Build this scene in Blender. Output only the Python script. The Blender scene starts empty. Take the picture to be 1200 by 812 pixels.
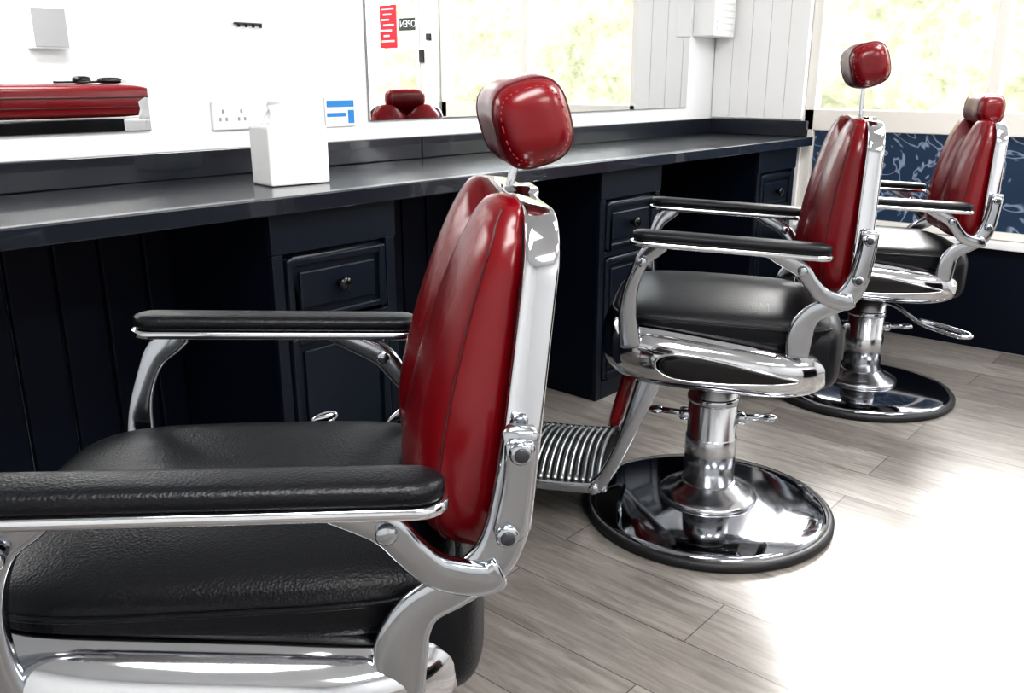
import bpy, math, random
from mathutils import Vector, Matrix
import mathutils
random.seed(4)
S=bpy.context.scene
col=S.collection
# ------------------------------------------------------------------ materials
def newmat(name):
    m=bpy.data.materials.new(name); m.use_nodes=True
    nt=m.node_tree; b=nt.nodes['Principled BSDF']
    return m,nt,b
def pmat(name,color,rough=.5,metal=0,coat=0,bump=None,var=None,spec=None):
    m,nt,b=newmat(name)
    b.inputs['Base Color'].default_value=(*color,1)
    b.inputs['Roughness'].default_value=rough
    b.inputs['Metallic'].default_value=metal
    b.inputs['Coat Weight'].default_value=coat
    if spec is not None: b.inputs['Specular IOR Level'].default_value=spec
    tc=nt.nodes.new('ShaderNodeTexCoord')
    if var:
        n=nt.nodes.new('ShaderNodeTexNoise'); n.inputs['Scale'].default_value=var[0]; n.inputs['Detail'].default_value=4
        r=nt.nodes.new('ShaderNodeMapRange'); r.inputs['To Min'].default_value=max(0,rough-var[1]); r.inputs['To Max'].default_value=rough+var[1]
        nt.links.new(tc.outputs['Object'],n.inputs['Vector']); nt.links.new(n.outputs['Fac'],r.inputs['Value'])
        nt.links.new(r.outputs['Result'],b.inputs['Roughness'])
    if bump:
        kind,sc,st=bump
        if kind=='v':
            n=nt.nodes.new('ShaderNodeTexVoronoi'); n.inputs['Scale'].default_value=sc; o=n.outputs['Distance']
        else:
            n=nt.nodes.new('ShaderNodeTexNoise'); n.inputs['Scale'].default_value=sc; o=n.outputs['Fac']
        nt.links.new(tc.outputs['Object'],n.inputs['Vector'])
        bp=nt.nodes.new('ShaderNodeBump'); bp.inputs['Strength'].default_value=st; bp.inputs['Distance'].default_value=.002
        nt.links.new(o,bp.inputs['Height']); nt.links.new(bp.outputs['Normal'],b.inputs['Normal'])
    return m
CHROME=pmat('chrome',(.60,.61,.635),.075,1,var=(14,.04))
CHROMES=pmat('satin_chrome',(.56,.57,.59),.20,1,var=(14,.04))
CHROME2=pmat('cast_chrome',(.44,.46,.49),.14,1,var=(30,.06))
REDL=pmat('red_leather',(.140,.0010,.0045),.26,0,0,bump=('n',16,.9),spec=.46)
REDSEAM=pmat('red_seam',(.06,.001,.004),.5)
REDST=pmat('red_stitching',(.34,.03,.04),.5)
BLKL=pmat('black_leather',(.0035,.0042,.0065),.38,bump=('v',300,.20),spec=.27)
BLACK=pmat('black_gloss',(.004,.004,.005),.15)
RUB=pmat('rubber',(.008,.008,.010),.5)
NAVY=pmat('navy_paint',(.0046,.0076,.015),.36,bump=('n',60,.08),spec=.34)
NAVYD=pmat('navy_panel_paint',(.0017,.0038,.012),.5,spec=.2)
WORK=pmat('counter_laminate',(.0075,.0105,.018),.27,coat=.55,bump=('n',90,.04))
WHITE=pmat('white_paint',(.87,.88,.89),.55)
WHITEG=pmat('white_gloss',(.88,.88,.88),.3)
CREAM=pmat('cream_frame',(.82,.79,.74),.4)
ALU=pmat('aluminium',(.46,.48,.48),.35,1)
DARK=pmat('dark_grey',(.03,.03,.035),.4)
MGREY=pmat('mid_grey',(.35,.35,.36),.5)
PAPER=pmat('paper_white',(.95,.95,.96),.6)
BLUE=pmat('blue_print',(.03,.25,.65),.5)
REDS=pmat('sign_red',(.75,.02,.04),.5)
GREYS=pmat('sign_grey',(.05,.06,.055),.5)
MIR=pmat('mirror_silver',(.95,.96,.96),.0,1)
def floor_mat():
    m,nt,b=newmat('oak_grey_planks')
    N=nt.nodes.new; L=nt.links.new
    tc=N('ShaderNodeTexCoord'); sp=N('ShaderNodeSeparateXYZ'); cb=N('ShaderNodeCombineXYZ')
    L(tc.outputs['Object'],sp.inputs[0]); L(sp.outputs['Y'],cb.inputs['X']); L(sp.outputs['X'],cb.inputs['Y'])
    br=N('ShaderNodeTexBrick'); L(cb.outputs[0],br.inputs['Vector'])
    br.inputs['Scale'].default_value=1; br.inputs['Brick Width'].default_value=1.25; br.inputs['Row Height'].default_value=.185
    br.inputs['Mortar Size'].default_value=.0016; br.inputs['Mortar Smooth'].default_value=.3; br.offset=.37; br.offset_frequency=2
    br.inputs['Color1'].default_value=(.190,.174,.163,1); br.inputs['Color2'].default_value=(.300,.283,.268,1); br.inputs['Mortar'].default_value=(.06,.053,.05,1)
    mp=N('ShaderNodeMapping'); mp.inputs['Scale'].default_value=(16,1.6,1); L(tc.outputs['Object'],mp.inputs['Vector'])
    n=N('ShaderNodeTexNoise'); n.inputs['Scale'].default_value=2.4; n.inputs['Detail'].default_value=10; n.inputs['Roughness'].default_value=.70; n.inputs['Distortion'].default_value=1.1
    L(mp.outputs[0],n.inputs['Vector'])
    cr=N('ShaderNodeValToRGB'); cr.color_ramp.elements[0].position=.32; cr.color_ramp.elements[0].color=(.50,.48,.46,1)
    cr.color_ramp.elements[1].position=.66; cr.color_ramp.elements[1].color=(1.22,1.20,1.18,1); L(n.outputs['Fac'],cr.inputs[0])
    mx=N('ShaderNodeMix'); mx.data_type='RGBA'; mx.blend_type='MULTIPLY'; mx.inputs[0].default_value=.9
    L(br.outputs['Color'],mx.inputs[6]); L(cr.outputs[0],mx.inputs[7]); L(mx.outputs[2],b.inputs['Base Color'])
    b.inputs['Roughness'].default_value=.33
    bp=N('ShaderNodeBump'); bp.inputs['Strength'].default_value=.12; bp.inputs['Distance'].default_value=.002; L(n.outputs['Fac'],bp.inputs['Height']); L(bp.outputs[0],b.inputs['Normal'])
    return m
FLOOR=floor_mat()
def film_mat():
    m,nt,b=newmat('patterned_window_film'); N=nt.nodes.new; L=nt.links.new
    tc=N('ShaderNodeTexCoord'); n=N('ShaderNodeTexNoise'); n.inputs['Scale'].default_value=5; n.inputs['Detail'].default_value=2; n.inputs['Distortion'].default_value=1.5
    L(tc.outputs['Object'],n.inputs['Vector'])
    m1=N('ShaderNodeMath'); m1.operation='MULTIPLY'; m1.inputs[1].default_value=5; L(n.outputs['Fac'],m1.inputs[0])
    m2=N('ShaderNodeMath'); m2.operation='FRACT'; L(m1.outputs[0],m2.inputs[0])
    cr=N('ShaderNodeValToRGB'); e=cr.color_ramp.elements; e[0].position=.36; e[0].color=(.014,.026,.048,1); e[1].position=.5; e[1].color=(.15,.18,.24,1)
    e2=e.new(.64); e2.color=(.014,.026,.048,1); L(m2.outputs[0],cr.inputs[0]); L(cr.outputs[0],b.inputs['Base Color'])
    b.inputs['Roughness'].default_value=.25
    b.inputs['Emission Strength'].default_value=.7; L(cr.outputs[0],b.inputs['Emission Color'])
    return m
FILM=film_mat()
def glass_mat():
    m,nt,b=newmat('window_glass'); N=nt.nodes.new; L=nt.links.new
    t=N('ShaderNodeBsdfTransparent'); g=N('ShaderNodeBsdfGlossy'); g.inputs['Roughness'].default_value=.02
    mx=N('ShaderNodeMixShader'); mx.inputs[0].default_value=.06; L(t.outputs[0],mx.inputs[1]); L(g.outputs[0],mx.inputs[2])
    L(mx.outputs[0],nt.nodes['Material Output'].inputs[0]); return m
GLASS=glass_mat()
def leaf_mat():
    m,nt,b=newmat('hedge_foliage'); N=nt.nodes.new; L=nt.links.new
    tc=N('ShaderNodeTexCoord'); n=N('ShaderNodeTexNoise'); n.inputs['Scale'].default_value=6; n.inputs['Detail'].default_value=9; n.inputs['Roughness'].default_value=.75; L(tc.outputs['Object'],n.inputs['Vector'])
    cr=N('ShaderNodeValToRGB'); e=cr.color_ramp.elements; e[0].position=.36; e[0].color=(.155,.165,.085,1); e[1].position=.62; e[1].color=(.37,.365,.255,1)
    L(n.outputs['Fac'],cr.inputs[0]); L(cr.outputs[0],b.inputs['Base Color']); b.inputs['Roughness'].default_value=.8
    return m
LEAF=leaf_mat()
# ------------------------------------------------------------------ mesh helpers
def mesh_from(name,vs,fs,mat,smooth=True):
    me=bpy.data.meshes.new(name); me.from_pydata([tuple(v) for v in vs],[],fs); me.validate(); 
    import bmesh
    bm=bmesh.new(); bm.from_mesh(me); bmesh.ops.remove_doubles(bm,verts=bm.verts,dist=1e-5); bmesh.ops.recalc_face_normals(bm,faces=bm.faces); bm.to_mesh(me); bm.free()
    me.materials.append(mat)
    for p in me.polygons: p.use_smooth=smooth
    return me
def obj(name,me,parent=None,loc=(0,0,0),rot=(0,0,0)):
    o=bpy.data.objects.new(name,me); col.objects.link(o); o.location=loc; o.rotation_euler=rot
    if parent: o.parent=parent
    return o
def empty(name,loc=(0,0,0),rz=0):
    o=bpy.data.objects.new(name,None); col.objects.link(o); o.location=loc; o.rotation_euler=(0,0,rz); o.empty_display_size=.1; return o
def sp(v,e): return math.copysign(abs(v)**e,v)
def loft(rings,cap=True,closed=False):
    n=len(rings[0]); vs=[];fs=[]
    for r in rings: vs+=list(r)
    m=len(rings)
    for i in range(m if closed else m-1):
        a=i*n;b=((i+1)%m)*n
        for j in range(n):
            k=(j+1)%n; fs.append((a+j,a+k,b+k,b+j))
    if cap and not closed:
        for base in (0,(m-1)*n):
            c=Vector((0,0,0))
            for j in range(n): c+=Vector(vs[base+j])
            vs.append(c/n); ci=len(vs)-1
            for j in range(n): fs.append((base+j,base+(j+1)%n,ci))
    return vs,fs
def superell(a,b,c,e1,e2,center=(0,0,0),fn=None,nu=56,nv=28,axis='z'):
    rings=[]
    for i in range(nv+1):
        ph=-math.pi/2+math.pi*i/nv; r=[]
        cp=max(0,math.cos(ph))**e1; s_=sp(math.sin(ph),e1)
        for j in range(nu):
            th=2*math.pi*j/nu
            x,y,z=cp*sp(math.cos(th),e2),cp*sp(math.sin(th),e2),s_
            if axis=='x': x,y,z=z,x,y
            x*=a;y*=b;z*=c
            if fn: x,y,z=fn(x,y,z)
            r.append(Vector((x+center[0],y+center[1],z+center[2])))
        rings.append(r)
    return loft(rings)
def cat(pts,n):
    P=[Vector(p) for p in pts]; P=[2*P[0]-P[1]]+P+[2*P[-1]-P[-2]]; out=[]
    for i in range(1,len(P)-2):
        for k in range(n):
            t=k/n; p0,p1,p2,p3=P[i-1],P[i],P[i+1],P[i+2]
            out.append(.5*((2*p1)+(-p0+p2)*t+(2*p0-5*p1+4*p2-p3)*t*t+(-p0+3*p1-3*p2+p3)*t**3))
    out.append(P[-2]); return out
def ribbon(pts,thick,x,n=8,e=.55,ns=20,xf=None):
    """pts: (y,z,width) in the side plane at x"""
    c=cat(pts,n); rings=[]
    for i,p in enumerate(c):
        q=c[min(i+1,len(c)-1)]-c[max(i-1,0)]
        t=Vector((q[0],q[1])).normalized(); nn=Vector((-t[1],t[0]))
        sc=1.0
        if i in(0,len(c)-1): sc=.72
        xx=x+(xf(i/(len(c)-1)) if xf else 0)
        r=[]
        for j in range(ns):
            a=2*math.pi*j/ns; u=sp(math.cos(a),e)*p[2]/2*sc; v=sp(math.sin(a),e)*thick/2*sc
            r.append(Vector((xx+v,p[0]+nn[0]*u,p[1]+nn[1]*u)))
        rings.append(r)
    return loft(rings)
def tube(pts,r,n=10,closed=False,sub=0):
    P=cat(pts,sub) if sub else [Vector(p) for p in pts]
    rings=[];m=len(P)
    up=Vector((0,0,1))
    for i in range(m):
        if closed: t=(P[(i+1)%m]-P[i-1]).normalized()
        else: t=(P[min(i+1,m-1)]-P[max(i-1,0)]).normalized()
        if abs(t.dot(up))>.95: ref=Vector((1,0,0))
        else: ref=up
        a=t.cross(ref).normalized(); b=t.cross(a).normalized()
        rings.append([P[i]+(a*math.cos(2*math.pi*k/n)+b*math.sin(2*math.pi*k/n))*r for k in range(n)])
    return loft(rings,closed=closed)
def lathe(prof,n=64,c=(0,0)):
    return loft([[Vector((c[0]+r*math.cos(2*math.pi*k/n),c[1]+r*math.sin(2*math.pi*k/n),z)) for k in range(n)] for r,z in prof])
def cylx(x0,x1,y,z,r,n=20):
    pr=[(x0,r*.9),(x0+(x1-x0)*.1,r),(x1-(x1-x0)*.2,r),(x1,r*.75)]
    return loft([[Vector((x,y+rr*math.cos(2*math.pi*k/n),z+rr*math.sin(2*math.pi*k/n))) for k in range(n)] for x,rr in pr])
def merge(*ms):
    vs=[];fs=[]
    for v,f in ms:
        o=len(vs); vs+=list(v); fs+=[tuple(i+o for i in q) for q in f]
    return vs,fs
def boxvf(a,b,bev=.0):
    x0,y0,z0=a;x1,y1,z1=b
    vs=[(x0,y0,z0),(x1,y0,z0),(x1,y1,z0),(x0,y1,z0),(x0,y0,z1),(x1,y0,z1),(x1,y1,z1),(x0,y1,z1)]
    fs=[(0,3,2,1),(4,5,6,7),(0,1,5,4),(1,2,6,5),(2,3,7,6),(3,0,4,7)]
    return vs,fs
def box(name,a,b,mat,parent=None,bev=.003):
    me=mesh_from(name,*boxvf(a,b),mat,smooth=False); o=obj(name,me,parent)
    if bev:
        m=o.modifiers.new('bev','BEVEL'); m.width=bev; m.segments=2
    return o
def boxes(name,lst,mat,parent=None,bev=.003):
    me=mesh_from(name,*merge(*[boxvf(a,b) for a,b in lst]),mat,smooth=False); o=obj(name,me,parent)
    if bev:
        m=o.modifiers.new('bev','BEVEL'); m.width=bev; m.segments=2
    return o
# ------------------------------------------------------------------ barber chair meshes (local: +Y front, Z up)
PM={}
def part(name,vf,mat,smooth=True): PM[name]=mesh_from(name,vf[0],vf[1],mat,smooth)
part('base_rim',lathe([(.30,.001),(.336,.001),(.342,.007),(.342,.018),(.336,.025),(.326,.028),(.32,.02)],96),RUB)
part('base_disc',lathe([(.324,.02),(.324,.027),(.31,.034),(.26,.043),(.20,.049),(.13,.053),(.05,.055)],96),pmat('dark_chrome',(.36,.37,.40),.08,1,var=(5,.04)))
part('pedestal_skirt',lathe([(.134,.05),(.134,.060),(.130,.065),(.112,.074),(.092,.083),(.078,.095),(.072,.099),(.06,.10)],64),CHROMES)
part('pump_column',lathe([(.069,.095),(.069,.228),(.067,.232),(.066,.233),(.066,.46),(.05,.47)],64),CHROMES)
part('column_collar',merge(lathe([(.055,.345),(.069,.346),(.070,.350),(.070,.362),(.067,.366),(.05,.367)],64),
     tube([(.02,-.150,.300),(.015,-.11,.300),(.0,-.05,.302)],.0085,10),tube([(.02,.150,.300),(.015,.11,.300),(0,.05,.302)],.0085,10),
     superell(.016,.022,.010,.8,.8,(.02,-.152,.300),nu=14,nv=8),superell(.016,.022,.010,.8,.8,(.02,.152,.300),nu=14,nv=8),
     superell(.022,.016,.015,.5,.5,(0,-.074,.302),nu=16,nv=8),superell(.022,.016,.015,.5,.5,(0,.074,.302),nu=16,nv=8)),CHROME2)
SA,SB,SC=.305,.287,.1; SY=.02; SZ=.528
def shz(y):
    t=(y+SB)/(2*SB); return SZ+.045*(t-.5), .078+.030*t
def shfn(x,y,z):
    zc,h=shz(y); return x,y,zc+h*(z/SC)
E1,E2=.66,.52
part('seat_shell',superell(SA,SB,SC,E1,E2,(0,SY,0),shfn,nu=96,nv=40),CHROME)
def shx(y,zz):
    k=(1-abs(zz)**(2/E1)); k=max(k,1e-4)**(E1/E2)
    q=k-abs(y/SB)**(2/E2); return SA*max(q,1e-4)**(E2/2)
def inset(sgn,scale,off,rim=False):
    rings=[];N=56
    def pt(rad,a,o):
        ca,sa=math.cos(a),math.sin(a)
        y=-.015+.175*ca*rad; wz=.46*(.64+.36*ca)*sa*rad
        if ca>0: y=-.015+.15*sp(ca,.8)*rad
        zc,h=shz(y); return Vector((sgn*(shx(y,wz*1.0-.05)+o),y+SY,zc+h*(wz-.05)))
    if rim:
        P=[pt(scale,2*math.pi*k/N,off) for k in range(N)]
        return tube(P,.0035,8,closed=True)
    for rad in (.02,.25,.5,.75,.93,1.0):
        rings.append([pt(rad*scale,2*math.pi*k/N,off if rad<1 else 0) for k in range(N)])
    return loft(rings)
part('shell_inset',merge(inset(-1,1,.0025),inset(1,1,.0025)),BLACK)
part('shell_inset_trim',merge(inset(-1,1.02,.001,True),inset(1,1.02,.001,True)),CHROME)
def seatfn(x,y,z):
    z2=z
    if z>0: z2=z*(1+.25*math.cos(x/.25*1.4)*math.cos(y/.27*1.2))
    return x,y,z2+.03*y
part('seat',superell(.252,.272,.050,.55,.42,(0,.008,.608),seatfn,nu=96,nv=36),BLKL)
P=[]
for k in range(90):
    a=2*math.pi*k/90; P.append((.2535*sp(math.cos(a),.42),.008+.2735*sp(math.sin(a),.42),.624+.03*.272*sp(math.sin(a),.42)))
part('seat_piping',tube(P,.0035,8,closed=True),BLKL)
part('seat_rear_body',superell(.235,.085,.095,.5,.5,(0,-.198,.545),nu=56,nv=24),BLKL)
part('under_frame',merge(boxvf((-.11,-.13,.425),(.11,.13,.46))),BLACK,False)
# arms
AX=.302
def arm_z(y): return .778+.045*(y+.0)
def armrings(w,z0,z1,y0,y1,rnd,e=.6,nose=0):
    rings=[];n=30;L=(y1-y0)/2;yc=(y0+y1)/2
    for i in range(n+1):
        ph=-math.pi/2+math.pi*i/n; s_=math.sin(ph); 
        y=yc+L*sp(s_,.55) if abs(s_)>0 else yc
        d=L-abs(y-yc); hw=w/2*(1 if d>=w/2 else math.sqrt(max(0,1-((w/2-d)/(w/2))**2)))
        hw=max(hw,.002); hh=(z1-z0)/2*(.45+.55*hw/(w/2))
        zc=(z0+z1)/2+arm_z(y)-.0
        r=[Vector((hw*sp(math.cos(2*math.pi*k/24),e),y,zc+hh*sp(math.sin(2*math.pi*k/24),rnd))) for k in range(24)]
        rings.append(r)
    return rings
def shift(vf,dx): return [Vector(v)+Vector((dx,0,0)) for v in vf[0]],vf[1]
pad=loft(armrings(.062,.007,.033,-.226,.210,.75)); und=loft(armrings(.066,-.004,.012,-.230,.216,.45))
part('armrest_pads',merge(shift(pad,-AX),shift(pad,AX)),BLKL)
part('armrest_plates',merge(shift(und,-AX),shift(und,AX)),CHROME)
fb=[];
for s in (-1,1):
    fb.append(ribbon([(.140,.790,.040),(.160,.775,.044),(.184,.750,.036),(.200,.715,.032),(.212,.67,.036),(.216,.62,.044),(.212,.575,.050),(.206,.53,.052)],.024,s*.296,8,xf=lambda t,s=s:-s*.018*t))
    fb.append(ribbon([(-.08,.788,.030),(-.115,.768,.034),(-.165,.740,.036),(-.19,.71,.034),(-.218,.682,.036),(-.262,.668,.038),(-.285,.675,.034)],.022,s*.292,8,xf=lambda t,s=s:-s*.016*t))
    for d in (1,-1):
        fb.append(cylx(s*.300+d*.006,s*.300+d*.016,.186,.745,.012)); fb.append(cylx(s*.288+d*.006,s*.288+d*.018,-.168,.738,.011))
part('armrest_brackets',merge(*fb),CHROME2)
# back : built upright around the hinge origin, leaned per chair
BY,BZ=-.281,.665
def bk(x,d,s): return Vector((x,d,s))
H=.385; R=.07; FW=.250; TAP=.045
def fx(s_): 
    s_=max(0,min(s_,H)); x=FW-TAP*s_/H
    if s_>H-R: x-=R-math.sqrt(max(0,R*R-(s_-(H-R))**2))
    return x
rings=[];NV=44;NC=80
for i in range(NV+1):
    ph=-math.pi/2+math.pi*i/NV; sn=sp(math.sin(ph),.5); cs=max(0,math.cos(ph))**.5
    v=(sn+1)/2; s0=-.005+(H-.002)*v
    W=fx(s0)-.012
    if v<.5: W*=(.72+.28*cs)
    else: W=min(W,(FW-TAP-.012)*(.55+.45*cs**.8) if cs<.8 else W)
    r=[]
    for k in range(NC):
        a=2*math.pi*k/NC; cx=sp(math.cos(a),.6); sx=sp(math.sin(a),.62); x=W*cx
        if sx>0:
            D=.104-.057*v+.014*math.sin(math.pi*v)
            valley=math.exp(-(x/.045)**2)
            d=.006+(D*(.22+.78*cs))*sx*(1-.50*valley*(.25+.75*v))
        else: d=.006
        u=abs(x)/.20
        tm=max(0,(v-.6)/.4)**2
        s_=s0+tm*(.018*(1-((u-.5)/.5)**2)-.045*math.exp(-(x/.045)**2))
        r.append(bk(x,d,s_))
    rings.append(r)
BACK=('back_cushion','back_seams','back_frame','back_panel')
part('back_cushion',loft(rings),REDL)
def cush_line(side):
    P=[]
    for i in range(5,NV-4):
        k=int(NC*(.07 if side>0 else .43)); P.append(rings[i][k]+Vector((0,.0008,0)))
    return tube(P,.0016,6)
part('back_seams',merge(cush_line(1),cush_line(-1)),REDSEAM)
loop=[]
for i in range(15): s_=.045+(H-R-.045)*i/14; loop.append((-fx(s_),s_))
xt=fx(H-R)
for i in range(1,13):
    a=math.pi/2*i/12; loop.append((-(xt-R)-R*math.cos(a),H-R+R*math.sin(a)))
for i in range(1,8): x=-(xt-R)+(xt-R)*i/8; loop.append((x,H))
loop.append((0,H))
loop=loop+[(-x,s) for x,s in reversed(loop[:-1])]
rr=[]
for i,(x,s_) in enumerate(loop):
    a=loop[max(i-1,0)];b=loop[min(i+1,len(loop)-1)]; t=Vector((b[0]-a[0],b[1]-a[1])).normalized(); nn=Vector((-t[1],t[0]))
    wd=.022-.004*max(0,s_)/H
    rr.append([bk(x+nn[0]*.008*sp(math.sin(2*math.pi*k/20),.5),-.012+wd*sp(math.cos(2*math.pi*k/20),.5),s_+nn[1]*.008*sp(math.sin(2*math.pi*k/20),.5)) for k in range(20)])
part('back_frame',loft(rr),CHROME)
pan=[]
for d,sc in((-.030,.93),(-.026,.985),(.006,.985)): pan.append([bk(x*sc,d,.2+(s_-.2)*sc) for x,s_ in loop])
part('back_panel',loft(pan),BLKL)
hp=[]
for s in (-1,1):
    hp.append(ribbon([(-.306,.830,.038),(-.300,.775,.042),(-.291,.72,.046),(-.274,.682,.048),(-.238,.655,.044),(-.203,.636,.044),(-.185,.612,.052),(-.178,.588,.058),(-.176,.56,.056),(-.176,.53,.05)],.018,s*.268,8,xf=lambda t,s=s:s*.004*t))
    hp.append(ribbon([(-.304,.820,.032),(-.300,.77,.030),(-.291,.71,.036)],.012,s*.277,6))
    hp.append(cylx(s*.278,s*.290,-.303,.808,.012)); hp.append(cylx(s*.278,s*.290,-.289,.718,.012))
part('back_hinges',merge(*hp),CHROME2)
part('hinge_bolts',merge(*[cylx(s*.287,s*.294,y,z,.0075) for s in(-1,1) for y,z in((-.303,.808),(-.289,.718))]),DARK)
part('recline_lever',merge(tube([(.285,-.08,.575),(.298,-.075,.590),(.302,-.07,.610)],.006,8,sub=5),superell(.010,.024,.011,1,1,(.303,-.066,.619),lambda x,y,z:(x,y,z-.25*y),nu=16,nv=10)),CHROME)
# footrest
fr=[]
for s in(-1,1):
    fr.append(ribbon([(.155,.48,.062),(.175,.42,.055),(.205,.33,.042),(.235,.25,.036),(.265,.185,.036),(.292,.150,.044)],.022,s*.20,8))
    fr.append(ribbon([(.275,.148,.030),(.35,.145,.028),(.45,.145,.028),(.56,.150,.028)],.018,s*.20,6))
    fr.append(cylx(s*.208,s*.222,.293,.150,.014))
fr.append(tube([(-.2,.565,.15),(.2,.565,.15)],.012,12)); fr.append(tube([(-.2,.27,.145),(.2,.27,.145)],.010,12))
part('footrest_frame',merge(*fr),CHROME2)
fp=[]
for i in range(15):
    y=.288+i*.019
    fp.append(tube([(-.19,y,.158),(-.1,y+.006,.172),(0,y+.008,.178),(.1,y+.006,.172),(.19,y,.158)],.0070,8,sub=4))
part('footrest_ribs',merge(*fp),ALU)
part('footrest_plate',boxvf((-.19,.275,.146),(.19,.56,.152)),DARK,False)
part('calf_pad',superell(.165,.020,.085,.4,.4,(0,.235,.375),lambda x,y,z:(x,y-.25*z,z)),REDL)
HA,HB,HC=.112,.049,.052
def hfn(x,y,z):
    if y>0: y-=.010*math.cos(x/HA*1.4)*(y/HB)
    return x,y,z
HE1,HE2=.54,.68
part('headrest',superell(HA,HB,HC,HE1,HE2,(0,0,0),hfn,nu=64,nv=44,axis='x'),REDL)
def hring(x,k):
    t=abs(x)/HA; sc=(max(0,1-t**(2/HE1)))**(HE1/2); P=[]
    for i in range(64):
        a=2*math.pi*i/64; q=hfn(x,HB*sc*k*sp(math.cos(a),HE2),HC*sc*k*sp(math.sin(a),HE2)); P.append(q)
    return P
part('headrest_seams',merge(tube(hring(-.080,1.004),.0014,6,closed=True),tube(hring(.080,1.004),.0014,6,closed=True)),REDSEAM)
st=[]
for xx in(-.101,.101):
    rg=hring(xx,1.006)
    for i in range(0,64,2): st.append(tube([rg[i],rg[i+1]],.0008,5))
part('headrest_stitching',merge(*st),REDST)
def chair(loc,ang,dz=0,lean=4,head=(.02,0,-10),lever=None,sdz=0,bs=1,sdy=0):
    r=empty('barber_chair',loc,math.radians(ang-90))
    low=('base_rim','base_disc','pedestal_skirt','pump_column')
    mid=('seat_shell','shell_inset','shell_inset_trim','seat','seat_piping','seat_rear_body','under_frame','recline_lever')
    mid2=('footrest_frame','footrest_ribs','footrest_plate','calf_pad','column_collar')
    la=math.radians(lean)
    for n,me in PM.items():
        if n.startswith('headrest'): continue
        if n in BACK: o=obj(n,me,r,(0,BY,BZ+dz),(la,0,0)); o.scale=(1,1,bs)
        else: obj(n,me,r,(0,sdy if n in mid else 0,0 if n in low else dz+(sdz if (n in mid or n in mid2) else 0)))
    Hs=H*bs
    top=Vector((0,BY-Hs*math.sin(la),BZ+Hs*math.cos(la)+dz))
    hp_=top+Vector((0,head[1],.058+head[0]))
    for n in('headrest','headrest_seams','headrest_stitching'):
        obj(n,PM[n],r,hp_,(math.radians(head[2]),0,0))
    post=mesh_from('headrest_post',*merge(ribbon([(top.y-.004,top.z-.08,.010),(top.y-.002,top.z,.010),(hp_.y-.004,hp_.z-.02,.010)],.011,0,6),boxvf((-.03,top.y-.034,top.z-.03),(.03,top.y+.004,top.z+.010))),CHROME)
    obj('headrest_post',post,r)
    if lever:
        a=math.radians(lever); 
        P=[(0,0,.37),(.10,0,.365),(.17,0,.335),(.22,.0,.315),(.33,.0,.300),(.37,.012,.300),(.375,.035,.302),(.34,.05,.305),(.25,.045,.315),(.19,.02,.325)]
        Q=[(x*math.cos(a)-y*math.sin(a),x*math.sin(a)+y*math.cos(a),z) for x,y,z in P]
        me=mesh_from('pump_lever',*tube(Q,.0075,10,sub=6),CHROME); obj('pump_lever',me,r)
    return r
c1=chair((.57,.93,0),139,.0,7.5,(.029,-.016,-16),sdz=.010,bs=.95)
c2=chair((2.057,1.052,0),118,.018,2,(.070,.004,-16),sdz=-.034,sdy=-.012)
c3=chair((3.335,1.093,0),120,-.025,3,(-.016,0,0),lever=-130,sdz=-.010)
# ------------------------------------------------------------------ room shell
XW=4.30; YM=2.33; X0=-1.6; Y0=-2.8; ZC=2.6
obj('floor',mesh_from('floor',[(X0,Y0,0),(XW,Y0,0),(XW,YM,0),(X0,YM,0),(X0,Y0,-.1),(XW,Y0,-.1),(XW,YM,-.1),(X0,YM,-.1)],[(0,1,2,3),(7,6,5,4),(0,4,5,1),(1,5,6,2),(2,6,7,3),(3,7,4,0)],FLOOR,False))
box('ceiling',(X0-.1,Y0-.1,ZC),(XW+.1,YM+.1,ZC+.1),WHITE,bev=0)
box('wall_mirror_side',(X0-.1,YM,0),(XW+.1,YM+.1,ZC),WHITE,bev=0)
box('wall_left',(X0-.1,Y0,0),(X0,YM,ZC),WHITE,bev=0)
box('wall_back',(X0-.1,Y0-.1,0),(XW+.1,Y0,ZC),WHITE,bev=0)
WY1,WY0=1.83,.28; DY1,DY0=.16,-.80
HZ=2.30
boxes('wall_window_side',[((XW,WY1,0),(XW+.12,YM,ZC)),((XW,WY0,0),(XW+.12,WY1,.46)),((XW,DY0,HZ),(XW+.12,WY1,ZC)),((XW,DY1,0),(XW+.12,WY0,HZ)),((XW,Y0,0),(XW+.12,DY0,ZC))],WHITE,bev=0)
boxes('trim_pier_boards',[((XW-.012,WY1+.002+i*.098,.98),(XW,WY1+.098+i*.098,ZC)) for i in range(5)],WHITEG,bev=.0015)
box('wall_panel_navy_window_side',(XW-.02,WY0,0),(XW-.0,1.79,.46),NAVYD,bev=.002)
box('window_sill',(XW-.05,WY0,.455),(XW+.12,1.79,.485),WHITEG,bev=.004)
fr=[]
for y in (WY1-.05,.98,WY0): fr.append(((XW+.02,y,.485),(XW+.09,y+.05,HZ)))
fr+=[((XW+.02,WY0,.93),(XW+.09,WY1,1.03)),((XW+.02,WY0,HZ-.06),(XW+.09,WY1,HZ)),((XW+.02,WY0,.485),(XW+.09,WY1,.52))]
w=empty('window_1'); boxes('window_frame',fr,CREAM,w,.004)
box('window_glass',(XW+.05,WY0+.03,1.03),(XW+.055,WY1-.03,HZ-.06),GLASS,w,0)
box('window_film_glass',(XW+.05,WY0+.03,.52),(XW+.055,WY1-.03,.93),FILM,w,0)
d=empty('door_1')
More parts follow.
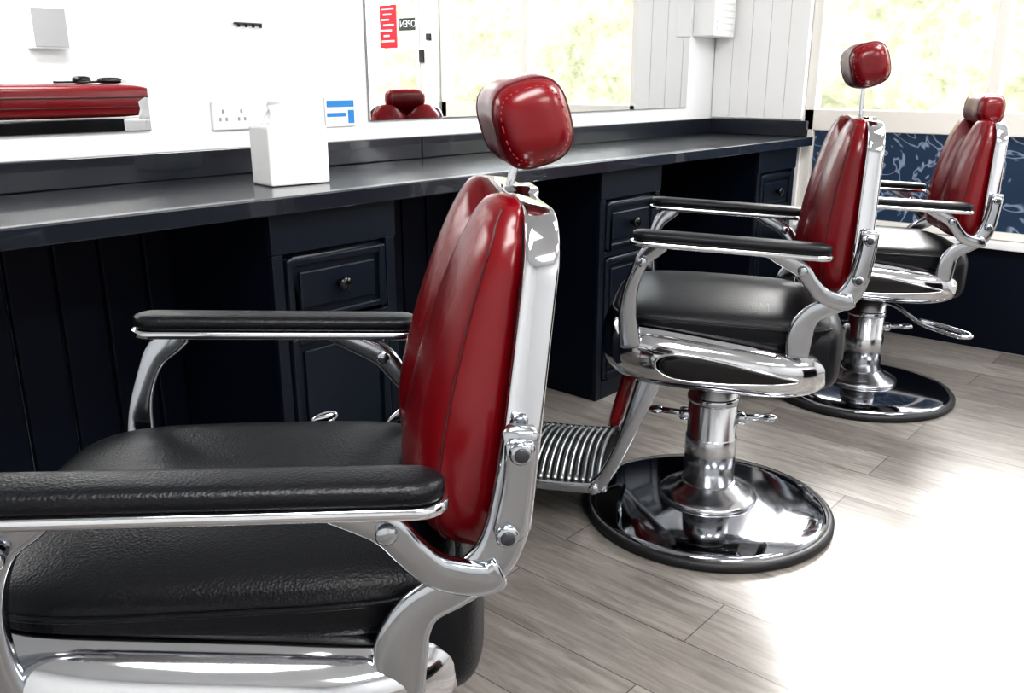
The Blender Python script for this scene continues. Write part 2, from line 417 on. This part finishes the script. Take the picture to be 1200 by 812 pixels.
boxes('door_frame',[((XW+.0,DY0,0),(XW+.1,DY0+.09,HZ)),((XW,DY1-.09,0),(XW+.1,DY1,HZ)),((XW,DY0,HZ-.1),(XW+.1,DY1,HZ)),((XW+.02,DY0+.09,0),(XW+.08,DY1-.09,.35)),((XW+.02,DY0+.09,.95),(XW+.08,DY1-.09,1.05)),((XW-.004,DY1-.08,1.0),(XW+.0,DY1-.05,2.3))],CREAM,d,.004)
box('door_glass',(XW+.052,DY0+.09,.35),(XW+.057,DY1-.09,HZ-.1),GLASS,d,0)
boxes('door_hinges',[((XW-.012,DY1-.05,1.28),(XW,DY1-.01,1.36)),((XW-.012,DY1+.02,1.42),(XW,DY1+.06,1.46))],DARK,d,.002)
sg=empty('red_notice_sign',(XW+.046,-.25,1.52)); box('sign_board',(-.004,-.085,-.14),(.004,.085,.14),REDS,sg,.001)
boxes('sign_lines',[((-.006,-.065+.02*(i%2),.11-i*.035),(-.004,.065-.025*((i*7)%3),.122-i*.035)) for i in range(7)],PAPER,sg,0)
so=empty('open_sign',(XW+.046,-.045,1.53)); box('sign_board',(-.004,-.09,-.04),(.004,.09,.04),GREYS,so,.001)
tcv=bpy.data.curves.new('open_text','FONT'); tcv.body='OPEN'; tcv.size=.062; tcv.align_x='CENTER'; tcv.align_y='CENTER'; tcv.extrude=.001
to=bpy.data.objects.new('open_text',tcv); col.objects.link(to); to.parent=so; to.location=(-.006,0,0); to.rotation_euler=(math.pi/2,0,-math.pi/2); tcv.materials.append(PAPER)
box('baseboard_back',(X0,Y0,0),(XW,Y0+.015,.12),WHITEG); box('baseboard_left',(X0,Y0+.02,0),(X0+.015,YM-.6,.12),WHITEG)
def mirror(x0,x1):
    m=empty('wall_mirror'); z0,z1=1.035,2.35
    box('mirror_glass',(x0,YM-.012,z0),(x1,YM-.006,z1),MIR,m,0)
    box('mirror_backing',(x0-.002,YM-.006,z0-.002),(x1+.002,YM-.0005,z1+.002),MGREY,m,0)
    return m
mirror(-.85,1.205); mirror(1.97,4.02)
# ------------------------------------------------------------------ counter
CZ=.90; CF=1.76
ct=empty('barber_counter')
box('worktop',(X0+.01,CF,CZ-.042),(XW-.015,YM-.004,CZ),WORK,ct,.004)
boxes('upstand',[((X0+.01,YM-.03,CZ+.0005),(2.18,YM-.004,CZ+.075)),((2.184,YM-.03,CZ+.0005),(XW-.045,YM-.004,CZ+.075)),((XW-.043,CF+.03,CZ+.0005),(XW-.015,YM-.004,CZ+.075))],WORK,ct,.003)
bd=[];x=X0+.02
while x<XW-.15:
    bd.append(((x,YM-.03,.0),(x+.112,YM-.006,CZ-.046))); x+=.118
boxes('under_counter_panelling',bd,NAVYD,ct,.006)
def cabinet(x0,x1):
    c=empty('drawer_cabinet',((x0+x1)/2,1.80,0)); w=(x1-x0)/2; D=.48; T=CZ-.044
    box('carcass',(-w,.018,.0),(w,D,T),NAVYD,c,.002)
    box('top_fascia',(-w-.006,-.004,T-.10),(w+.006,.018,T),NAVY,c,.003)
    boxes('face_frame',[((-w-.004,0,0),(-w+.028,.018,T-.10)),((w-.028,0,0),(w+.004,.018,T-.10)),((-w+.028,0,0),(w-.028,.018,.07)),((-w+.028,0,.545),(w-.028,.018,.565))],NAVY,c,.003)
    def panel(n,z0,z1):
        a=-w+.034;b=w-.034
        box(n+'_panel',(a,.006,z0),(b,.016,z1),NAVY,c,.002)
        boxes(n+'_moulding',[((a,-.006,z0),(a+.022,.010,z1)),((b-.022,-.006,z0),(b,.010,z1)),((a+.022,-.006,z1-.022),(b-.022,.010,z1)),((a+.022,-.006,z0),(b-.022,.010,z0+.022))],NAVY,c,.006)
        box(n+'_raised',(a+.036,-.003,z0+.036),(b-.036,.008,z1-.036),NAVY,c,.007)
    panel('drawer',.572,.742); panel('door',.078,.538)
    kn=lathe([(.004,0),(.010,0),(.008,.010),(.009,.016),(.018,.022),(.020,.028),(.016,.034),(.004,.036)],24)
    me=mesh_from('knob',*kn,BLACK); obj('knob',me,c,(0,-.0,.660),(math.pi/2,0,0))
    return c
cabinet(1.205,1.59); cabinet(2.57,2.955); cabinet(3.80,4.19)
# ------------------------------------------------------------------ things on the counter / wall
tb=empty('white_tissue_box',(1.405,1.985,CZ+.001),math.radians(-8))
box('box_body',(-.085,-.055,0),(.085,.055,.15),PAPER,tb,.006)
vs=[];rings=[]
for i,(s_,z) in enumerate([(1,.15),(.9,.165),(.75,.185),(.8,.205)]):
    rings.append([Vector((.07*s_*math.cos(2*math.pi*k/28)*(1+.12*math.sin(5*2*math.pi*k/28+i)),.03*s_*math.sin(2*math.pi*k/28)*(1+.2*math.sin(4*2*math.pi*k/28)),z+.008*math.sin(3*2*math.pi*k/28)*i/3)) for k in range(28)])
obj('tissue',mesh_from('tissue',*loft(rings),PAPER),tb)
so2=empty('double_socket',(1.455,YM,1.065)); box('plate',(-.062,-.010,-.040),(.062,-.0005,.040),WHITEG,so2,.003)
boxes('slots',[((sx+dx-.003,-.0115,dz-.005),(sx+dx+.003,-.0095,dz+.005)) for sx in(-.03,.03) for dx,dz in((0,.012),(-.010,-.010),(.010,-.010))],MGREY,so2,0)
lf=empty('blue_leaflet',(1.85,YM,1.065)); box('card',(-.06,-.006,-.045),(.06,-.001,.045),PAPER,lf,.001)
boxes('print',[((-.054,-.0075,.016),(.054,-.006,.036)),((-.054,-.0075,-.014),(.02,-.006,-.002)),((.03,-.0075,-.035),(.054,-.006,.006))],BLUE,lf,0)
hk=empty('wall_hook_rail',(1.535,YM,1.317)); boxes('rail',[((-.045,-.008,-.003),(.045,-.0005,.003))]+[((-.036+.024*i,-.016,-.010),(-.033+.024*i,-.004,-.0)) for i in range(4)],DARK,hk,.001)
vb=empty('wall_ventilator_box'); box('housing',(4.06,YM-.12,1.37),(4.27,YM-.001,1.78),WHITEG,vb,.006); boxes('louvres',[((4.08,YM-.124,1.40+i*.03),(4.25,YM-.119,1.412+i*.03)) for i in range(11)],WHITE,vb,.001)
ab=empty('wall_cabinet_box'); box('housing',(2.95,Y0+.001,1.40),(3.22,Y0+.12,1.70),WHITEG,ab,.005); box('door',(2.96,Y0+.12,1.41),(3.21,Y0+.128,1.69),MGREY,ab,.003)
rd=empty('reception_desk')
box('desk_body',(1.75,-1.95,0),(3.22,-1.50,.91),BLACK,rd,.004)
obj('padded_top',mesh_from('padded_top',*superell(.74,.27,.11,.35,.16,(0,0,0),nu=96,nv=20),REDL),rd,(2.485,-1.72,1.03))
for k,z in enumerate((.99,1.055)):
    Pq=[(2.485+.742*sp(math.cos(2*math.pi*i/80),.16),-1.72+.272*sp(math.sin(2*math.pi*i/80),.16),z) for i in range(80)]
    obj('piping',mesh_from('piping',*tube(Pq,.006,8,closed=True),REDSEAM),rd)
hd=empty('hair_clippers',(2.98,-1.60,1.141)); 
obj('clipper_body',mesh_from('clipper_body',*superell(.085,.022,.022,.6,.8,(0,0,.022),nu=24,nv=16,axis='x'),BLACK),hd)
obj('clipper_body',mesh_from('clipper_body_small',*superell(.06,.025,.026,.6,.8,(-.18,-.03,.026),nu=24,nv=16,axis='x'),BLACK),hd)
obj('clipper_head',mesh_from('clipper_head',*boxvf((.07,-.022,.006),(.11,.022,.026)),ALU,False),hd)
obj('clipper_cord',mesh_from('clipper_cord',*tube([(-.08,0,.015),(-.16,.04,.012),(-.22,-.02,.012),(-.3,.03,.012),(-.38,.0,.012)],.008,8,sub=6),BLACK),hd)
# ------------------------------------------------------------------ outside
box('street_ground',(XW+.13,-14,-.3),(24,16,-.12),pmat('paving',(.55,.54,.52),.8),bev=0)
hv=[];hf=[];NX,NZ=90,30
for i in range(NX+1):
    for j in range(NZ+1):
        y=-8+20*i/NX; z=-.12+3.4*j/NZ
        n=mathutils.noise.noise(Vector((y*1.3,z*1.3,0)))*.5+mathutils.noise.noise(Vector((y*5,z*5,2)))*.22
        hv.append((11+n+.6*(j/NZ)**3,y,z+(.5*mathutils.noise.noise(Vector((y*.9,0,5))) if j==NZ else 0)))
for i in range(NX):
    for j in range(NZ):
        a=i*(NZ+1)+j; hf.append((a,a+NZ+1,a+NZ+2,a+1))
obj('garden_hedge',mesh_from('garden_hedge',hv,hf,LEAF))
# ------------------------------------------------------------------ lights
wd=bpy.data.worlds.new('sky'); S.world=wd; wd.use_nodes=True; bg=wd.node_tree.nodes['Background']; bg.inputs[0].default_value=(.93,.97,1,1); bg.inputs[1].default_value=5.5
sun=bpy.data.lights.new('sun','SUN'); sun.energy=8; sun.angle=math.radians(22); sun.color=(1,.98,.95)
o=bpy.data.objects.new('sun',sun); col.objects.link(o); o.location=(8,2,6)
dv=Vector((-1,-.32,-.80)); o.rotation_euler=dv.to_track_quat('-Z','Y').to_euler()
for i,(x,y) in enumerate(((.2,.2),(2.6,.2),(.2,-1.6),(2.6,-1.6))):  # unseen overhead panels, added to raise the ambient brightness of the room
    f=empty('added_fill_panel',(x,y,ZC)); boxes('fill_panel_frame',[((-.62,-.32,-.03),(-.60,.32,-.001)),((.60,-.32,-.03),(.62,.32,-.001)),((-.60,-.32,-.03),(.60,-.30,-.001)),((-.60,.30,-.03),(.60,.32,-.001))],WHITEG,f,.001)
    la=bpy.data.lights.new('added_fill_lamp','AREA'); la.shape='RECTANGLE'; la.size=1.18; la.size_y=.58; la.energy=40; la.color=(1,.99,.97)
    lo=bpy.data.objects.new('added_fill_lamp',la); col.objects.link(lo); lo.parent=f; lo.location=(0,0,-.02)
for (y0,y1,z0,z1) in ((WY0,WY1,1.03,HZ),(DY0,DY1,.35,HZ)):
    la=bpy.data.lights.new('window_portal','AREA'); la.shape='RECTANGLE'; la.size=z1-z0; la.size_y=y1-y0; la.cycles.is_portal=True
    lo=bpy.data.objects.new('window_portal',la); col.objects.link(lo); lo.location=(XW+.13,(y0+y1)/2,(z0+z1)/2); lo.rotation_euler=(0,math.pi/2,0)
# ------------------------------------------------------------------ camera
cam=bpy.data.cameras.new('camera'); cam.sensor_width=36; cam.lens=36*1030/1200; cam.clip_start=.02
co=bpy.data.objects.new('camera',cam); col.objects.link(co); co.location=(0,0,1.16)
co.rotation_euler=(math.radians(90-16.8),0,math.radians(40.8-90)); S.camera=co
S.view_settings.view_transform='Standard'; S.view_settings.exposure=0.15
try: S.view_settings.look='Medium High Contrast'
except Exception as e: print('look',e)
